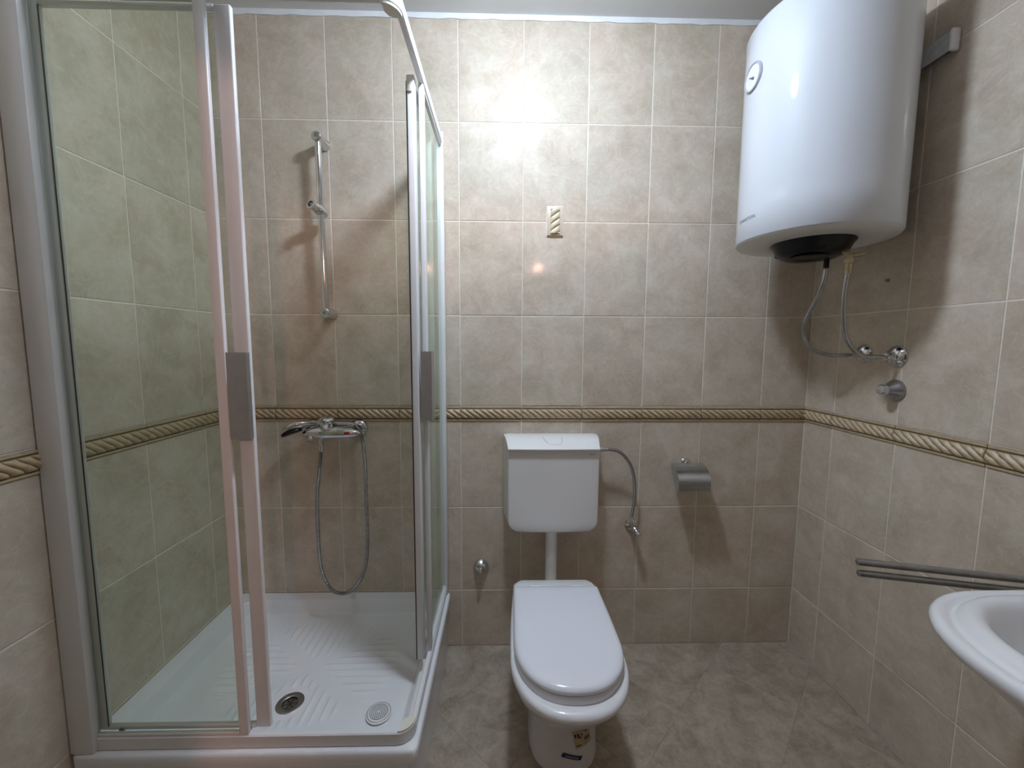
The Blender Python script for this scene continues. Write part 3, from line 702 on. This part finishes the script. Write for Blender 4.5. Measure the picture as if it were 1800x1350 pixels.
# ---------------------------------------------------------------- cistern supply hose and stop valve
t = thing('angle_valve', (.473, 0, .545), 'chrome angle stop valve on the back wall right of the toilet', 'valve')
bm = bmesh.new(); lathe(bm, (.473, -.001, .548), (0, -1, 0), [(.001, 0), (.027, 0), (.0275, .003), (.022, .010), (.012, .013), (.011, .045), (.001, .046)], 32); obj('wall_rose', bm, 'chrome', t)
bm = bmesh.new(); tube(bm, [(.473, -.034, .548), (.462, -.034, .572)], [.011, .0085], 16); lathe(bm, (.473, -.036, .546), (.35, -.75, -.55), [(.001, 0), (.0135, 0), (.0135, .010), (.0105, .013), (.0105, .020), (.0145, .023), (.0135, .036), (.010, .039), (.001, .039)], 20); obj('valve_body', bm, 'chrome', t)
t = thing('supply_hose', (.45, -.05, .6), 'braided steel hose arching from the cistern side down to its valve', 'hose')
hp = catmull([(.322, -.072, .892), (.352, -.073, .892), (.395, -.072, .880), (.435, -.066, .835), (.458, -.058, .775), (.467, -.050, .70), (.466, -.042, .64), (.461, -.036, .590), (.460, -.034, .577)], 8)
bm = bmesh.new(); tube(bm, hp, .0068, 12); obj('hose_tube', bm, 'braid', t)
bm = bmesh.new(); tube(bm, [(.311, -.072, .892), (.325, -.072, .892)], .0115, 6); obj('hose_nut', bm, 'chrome', t)
obj('hose_ferrule', tube(bmesh.new(), [(.325, -.072, .892), (.345, -.073, .892)], .0085, 14), 'chrome', t); obj('hose_nut', tube(bmesh.new(), [(.460, -.034, .575), (.4625, -.037, .600)], .009, 6), 'chrome', t)

# ---------------------------------------------------------------- capped stop valve left of toilet
t = thing('wall_valve_cap', (-.168, 0, .364), 'round chrome valve cover on the back wall left of the toilet', 'valve')
bm = bmesh.new(); lathe(bm, (-.168, -.001, .364), (0, -1, 0), [(.001, 0), (.033, 0), (.0335, .003), (.031, .008), (.020, .022), (.0135, .027), (.001, .028)], 36); c0 = obj('wall_rose', bm, 'chrome', t)
bm = bmesh.new(); lathe(bm, (-.168, -.024, .364), (0, -1, 0), [(.001, 0), (.0075, 0), (.0075, .022), (.006, .024), (.001, .024)], 20); obj('spindle', bm, 'chrome', t)

# ---------------------------------------------------------------- toilet paper holder
t = thing('paper_holder', (.694, 0, .815), 'chrome toilet paper holder with a curved cover flap, empty, on the back wall', 'paper holder')
bm = bmesh.new(); lathe(bm, (.694, -.001, .812), (0, -1, 0), [(.001, 0), (.023, 0), (.0235, .003), (.020, .007), (.011, .009), (.010, .034), (.001, .035)], 32); obj('wall_rose', bm, 'chrome', t)
prof = [(-.030, .824), (-.045, .824), (-.065, .819), (-.085, .808), (-.100, .793), (-.108, .780), (-.111, .762), (-.112, .732)]
pp = catmull([Vector((0, a, b2)) for a, b2 in prof], 4)
bm = bmesh.new(); R = []
for i, p in enumerate(pp):
    tn = (pp[min(i + 1, len(pp) - 1)] - pp[max(i - 1, 0)]).normalized(); nr = Vector((0, -tn.z, tn.y)); nr = nr if nr.dot(Vector((0, 1, -1))) > 0 else -nr
    xa, xb = .621, .750
    a, b2 = p, p + nr * .0015
    R.append([Vector((xa, a.y, a.z)), Vector((xb, a.y, a.z)), Vector((xb, b2.y, b2.z)), Vector((xa, b2.y, b2.z))])
loft(bm, R)
cov = obj('cover', bm, 'plate', t, angle=50)
# closed left cheek of the cover
bm = bmesh.new(); P0 = [Vector((.6215, p.y, p.z - .001)) for p in pp] + [Vector((.6215, -.085, .737)), Vector((.6215, -.055, .765)), Vector((.6215, -.034, .80))]
loft(bm, [P0, [p + Vector((.0018, 0, 0)) for p in P0]]); obj('side_cheek', bm, 'plate', cov, smooth=False)
bm = bmesh.new(); tube(bm, [(.745, -.034, .808), (.745, -.06, .785), (.740, -.066, .778), (.640, -.066, .778)], .0045, 12); obj('roll_bar', bm, 'chrome', t)
obj('hinge_bar', tube(bmesh.new(), [(.640, -.033, .813), (.747, -.033, .813)], .006, 12), 'chrome', t)

# ---------------------------------------------------------------- water heater
HX, HY, HR, HZ0, HZ1 = .932, -.314, .2205, 1.648, 2.304
t = thing('water_heater', (HX, HY, HZ0), 'large white cylindrical electric water heater hung high on the right wall', 'water heater')
bm = bmesh.new(); lathe(bm, (HX, HY, HZ0), (0, 0, 1), [(HR - .004, .0), (HR, .004), (HR, .10), (HR, HZ1 - HZ0 - .10), (HR, HZ1 - HZ0 - .006), (HR - .004, HZ1 - HZ0)], 128); shell = obj('tank_shell', bm, 'enamel', t, angle=50)
bm = bmesh.new(); lathe(bm, (HX, HY, HZ0), (0, 0, -1), [(HR - .005, -.004), (HR - .0045, .001), (HR - .009, .004), (HR - .05, .0055), (.118, .006), (.10, -.004)], 96); obj('base_cover', bm, 'heater_base', t)
bm = bmesh.new(); lathe(bm, (HX, HY, HZ1), (0, 0, 1), [(HR - .004, -.003), (HR - .006, .003), (HR - .04, .009), (.001, .012)], 96); obj('top_cover', bm, 'heater_base', t)
bm = bmesh.new(); lathe(bm, (HX, HY, HZ0 - .0055), (0, 0, -1), [(.112, -.004), (.116, .001), (.113, .006), (.108, .012), (.100, .030), (.088, .042), (.070, .050), (.001, .051)], 64); cap = obj('bottom_cap', bm, 'black', t, label='black plastic cap under the tank')
bm = bmesh.new(); lathe(bm, (HX - .02, HY - .02, HZ0 - .056), (0, 0, -1), [(.056, -.001), (.056, .002), (.05, .003), (.047, .001), (.001, .0012)], 40)
for a in (0.4, 2.4, 4.4): lathe(bm, (HX + .095 * math.cos(a), HY + .095 * math.sin(a), HZ0 - .035), (math.cos(a), math.sin(a), -.9), [(.001, 0), (.005, 0), (.005, .006), (.001, .007)], 12)
obj('cap_ridge', bm, 'black', cap)
# dial gauge on the side facing the room
ga = math.radians(180); gd = Vector((math.cos(ga), math.sin(ga), 0)); gc = Vector((HX, HY, 2.152)) + gd * (HR - .003) + Vector((0, .008, 0))
bm = bmesh.new(); lathe(bm, gc, gd, [(.034, 0), (.0425, 0), (.0425, .006), (.040, .009), (.0365, .009), (.0345, .006)], 48); gr = obj('gauge_bezel', bm, 'ring', t, label='grey bezel of the dial')
bm = bmesh.new(); lathe(bm, gc, gd, [(.001, .001), (.036, .001), (.036, .0065), (.001, .0068)], 40); obj('gauge_dial', bm, 'dial', gr)
bm = bmesh.new(); P = [gc + gd * .0075 + Vector((0, a, b2)) for a, b2 in ((.019, .007), (-.007, -.012), (-.010, -.004))]
loft(bm, [P, [p + gd * .001 for p in P]]); obj('gauge_needle', bm, 'print', gr, smooth=False)
# maker name printed round the shell
bm = text_mesh('\u25C7ARISTON', .017)
for v in bm.verts:
    s, zt, dd = v.co.x * .98, v.co.y * .85, v.co.z
    a = PI - .02 + s / HR
    rr_ = HR + .0003 + dd
    v.co = Vector((HX + rr_ * math.cos(a), HY + rr_ * math.sin(a), 1.716 + zt))
obj('maker_name', bm, 'print', shell, smooth=False)
# wall bracket
bm = bmesh.new(); R = []
for y in (-.464, -.16): R.append([Vector((XR - a, y, z)) for a, z in ((.0005, 2.135), (.0005, 2.187), (.022, 2.187), (.022, 2.135), (.019, 2.135), (.019, 2.184), (.0035, 2.184), (.0035, 2.135))])
loft(bm, R); obj('wall_bracket', bm, 'bracket', t, smooth=False)
obj('end_cap', box(bmesh.new(), XR - .026, XR - .001, -.472, -.462, 2.131, 2.190, .004, 3), 'plaster', t, label='white cap on the bracket end')
bm = bmesh.new(); lathe(bm, (XR - .004, -.452, 2.142), (-1, 0, 0), [(.001, 0), (.008, 0), (.008, .005), (.004, .007), (.001, .007)], 12)
obj('bracket_bolt', bm, 'rust', t)
# brass safety valve under the tank
t = thing('safety_valve', (.985, -.40, 1.565), 'small brass safety valve under the water heater', 'valve')
vx, vy = .985, -.403
bm = bmesh.new(); tube(bm, [(vx - .012, vy + .035, 1.612), (vx - .004, vy + .012, 1.603), (vx, vy, 1.585), (vx, vy, 1.565)], .009, 14); tube(bm, [(vx, vy, 1.575), (vx, vy, 1.562)], .0135, 6); tube(bm, [(vx, vy, 1.563), (vx, vy, 1.553)], .009, 14)
vb = obj('valve_body', bm, 'brass', t)
bm = bmesh.new(); tube(bm, [(vx + .003, vy - .004, 1.585), (vx + .030, vy - .020, 1.588)], [.0055, .0045], 12); tube(bm, [(vx + .014, vy - .010, 1.574), (vx + .020, vy - .014, 1.572)], .006, 10); obj('valve_lever', bm, 'brass', t)
# two braided hoses
t = thing('water_hose', (1.0, -.25, 1.3), 'braided hose curving from the heater to the back one of two wall valves', 'hose', 'braided hoses under the water heater')
hp = catmull([(.980, -.321, 1.560), (.978, -.318, 1.52), (.978, -.296, 1.470), (.980, -.250, 1.405), (1.0, -.218, 1.348), (1.03, -.222, 1.298), (1.065, -.245, 1.279), (1.10, -.262, 1.276), (1.145, -.264, 1.279)], 8)
bm = bmesh.new(); tube(bm, hp, .0068, 12); obj('hose_tube', bm, 'braid', t)
bm = bmesh.new(); tube(bm, [(.980, -.322, 1.594), (.980, -.321, 1.562)], .0085, 6); obj('hose_nut', bm, 'black', t); bm = bmesh.new(); tube(bm, [(1.135, -.264, 1.278), (1.158, -.262, 1.280)], .0105, 6); obj('hose_nut', bm, 'chrome', t)
t = thing('water_hose', (1.0, -.38, 1.3), 'braided hose curving from the brass safety valve to the front one of two wall valves', 'hose', 'braided hoses under the water heater')
hp = catmull([(.985, -.403, 1.538), (.982, -.400, 1.49), (.985, -.397, 1.425), (1.0, -.392, 1.350), (1.035, -.386, 1.300), (1.08, -.383, 1.277), (1.12, -.388, 1.275), (1.150, -.388, 1.276)], 8)
bm = bmesh.new(); tube(bm, hp, .0068, 12); obj('hose_tube', bm, 'braid', t)
bm = bmesh.new(); tube(bm, [(.985, -.403, 1.556), (.9848, -.403, 1.530)], [.0105, .009], 12); obj('hose_nut', bm, 'brass', t); bm = bmesh.new(); tube(bm, [(1.140, -.388, 1.276), (1.162, -.384, 1.276)], .0105, 6); obj('hose_nut', bm, 'chrome', t)
for y, z, r0, lb in ((-.255, 1.282, .032, 'round chrome outlet on the right wall, the one nearer the back corner'), (-.376, 1.276, .035, 'round chrome outlet on the right wall with the front hose, above the stop knob')):
    t = thing('wall_outlet', (XR, y, z), lb, 'valve', 'chrome outlets for the heater hoses')
    bm = bmesh.new(); lathe(bm, (XR - .001, y, z), (-1, 0, 0), [(.001, 0), (r0, 0), (r0 + .0005, .003), (r0 - .005, .011), (.014, .016), (.013, .020), (.001, .020)], 36); obj('wall_rose', bm, 'chrome', t)
    bm = bmesh.new(); lathe(bm, (XR - .018, y, z), (-1, -.1, 0), [(.001, 0), (.0115, 0), (.0115, .018), (.001, .018)], 16); obj('spigot', bm, 'chrome', t)
t = thing('stop_valve', (XR, -.383, 1.168), 'chrome stop valve with a round knob on the right wall below the hose outlets', 'valve')
bm = bmesh.new(); lathe(bm, (XR - .001, -.383, 1.168), (-1, 0, 0), [(.001, 0), (.034, 0), (.0345, .004), (.030, .012), (.014, .030), (.012, .034), (.001, .034)], 36); obj('wall_rose', bm, 'steel', t)
bm = bmesh.new(); lathe(bm, (XR - .032, -.383, 1.168), (-1, -.12, .10), [(.001, 0), (.010, 0), (.010, .004), (.0165, .006), (.0175, .009), (.0165, .022), (.013, .026), (.001, .027)], 28); obj('knob', bm, 'plate', t)
t = thing('wall_screw', (XR, -.321, 1.525), 'small rusty screw sticking out of the right wall under the water heater', 'screw')
bm = bmesh.new(); lathe(bm, (XR, -.321, 1.525), (-1, -.1, 0), [(.001, 0), (.0055, 0), (.0055, .001), (.0025, .002), (.0025, .006), (.0042, .007), (.0042, .009), (.001, .0095)], 12); obj('screw_head', bm, 'rust', t)

# ---------------------------------------------------------------- swivel towel rail and washbasin
t = thing('towel_rail', (1.17, -.80, .78), 'double swivel towel rail of dark grey metal tubes behind the washbasin', 'towel rail')
def bar(a, b2):
    a, b2 = Vector(a), Vector(b2); d = (b2 - a).normalized(); bm = bmesh.new()
    tube(bm, [a - d * .002, a, a + d * .003, b2], [.005, .0078, .0083, .0083], 20); return bm
obj('towel_bar', bar((.797, -.723, .780), (1.165, -.818, .780)), 'steel', t)
obj('towel_bar', bar((.800, -.726, .7525), (1.165, -.818, .7535)), 'steel', t)
obj('swivel_post', tube(bmesh.new(), [(1.165, -.818, .80), (1.165, -.818, .73)], .012, 18), 'steel', t); obj('wall_mount', box(bmesh.new(), 1.170, XR - .0005, -.832, -.804, .735, .795, .003), 'steel', t)

sink = thing('washbasin', (1.0, -1.17, .80), 'white ceramic washbasin on the right wall with a double moulded rim', 'washbasin')
def sring(z, ins, r, xb=None):
    x1 = XR - .002 if xb is None else xb
    P = []; ins = ins * .86; x0 = .683 + ins; y0, y1 = -1.45 + ins, -.878 - ins; n = 12
    r = max(.03, r)
    for cx, cy, a0 in ((x1 - .01, y1 - .01, 0), (x0 + r, y1 - r, PI / 2), (x0 + r, y0 + r, PI), (x1 - .01, y0 + .01, 3 * PI / 2)):
        rr2 = r if cx < .99 else .01
        for k in range(n + 1):
            a = a0 + PI / 2 * k / n; ca, sa = math.cos(a), math.sin(a)
            if rr2 > .02:   # fuller corner
                e2 = 2 / 2.15; ca = math.copysign(abs(ca) ** e2, ca); sa = math.copysign(abs(sa) ** e2, sa)
            P.append(Vector((cx + rr2 * ca, cy + rr2 * sa, z)))
    return P
bm = bmesh.new(); R = [sring(.62, .20, .12, 1.10), sring(.64, .17, .14, 1.14), sring(.70, .10, .18), sring(.745, .05, .20), sring(.768, .028, .21), sring(.776, .012, .215), sring(.786, .003, .218), sring(.798, 0, .22), sring(.805, .004, .218), sring(.809, .011, .21),
     sring(.8095, .018, .205), sring(.807, .025, .20), sring(.8035, .031, .195), sring(.8045, .036, .19), sring(.812, .042, .185), sring(.820, .050, .178), sring(.8235, .060, .17), sring(.8235, .070, .162, XR - .085), sring(.819, .080, .153, XR - .090), sring(.809, .088, .145, XR - .095), sring(.793, .096, .14, XR - .100),
     sring(.76, .108, .13, XR - .11), sring(.72, .130, .12, XR - .125), sring(.69, .165, .10, XR - .155), sring(.68, .21, .06, XR - .185)]
loft(bm, R); obj('basin', bm, 'ceramic', sink, angle=60)
bm = bmesh.new(); lathe(bm, (.93, -1.18, .6805), (0, 0, 1), [(.001, 0), (.03, 0), (.031, .003), (.02, .004), (.001, .001)], 24); obj('drain', bm, 'chrome', sink)
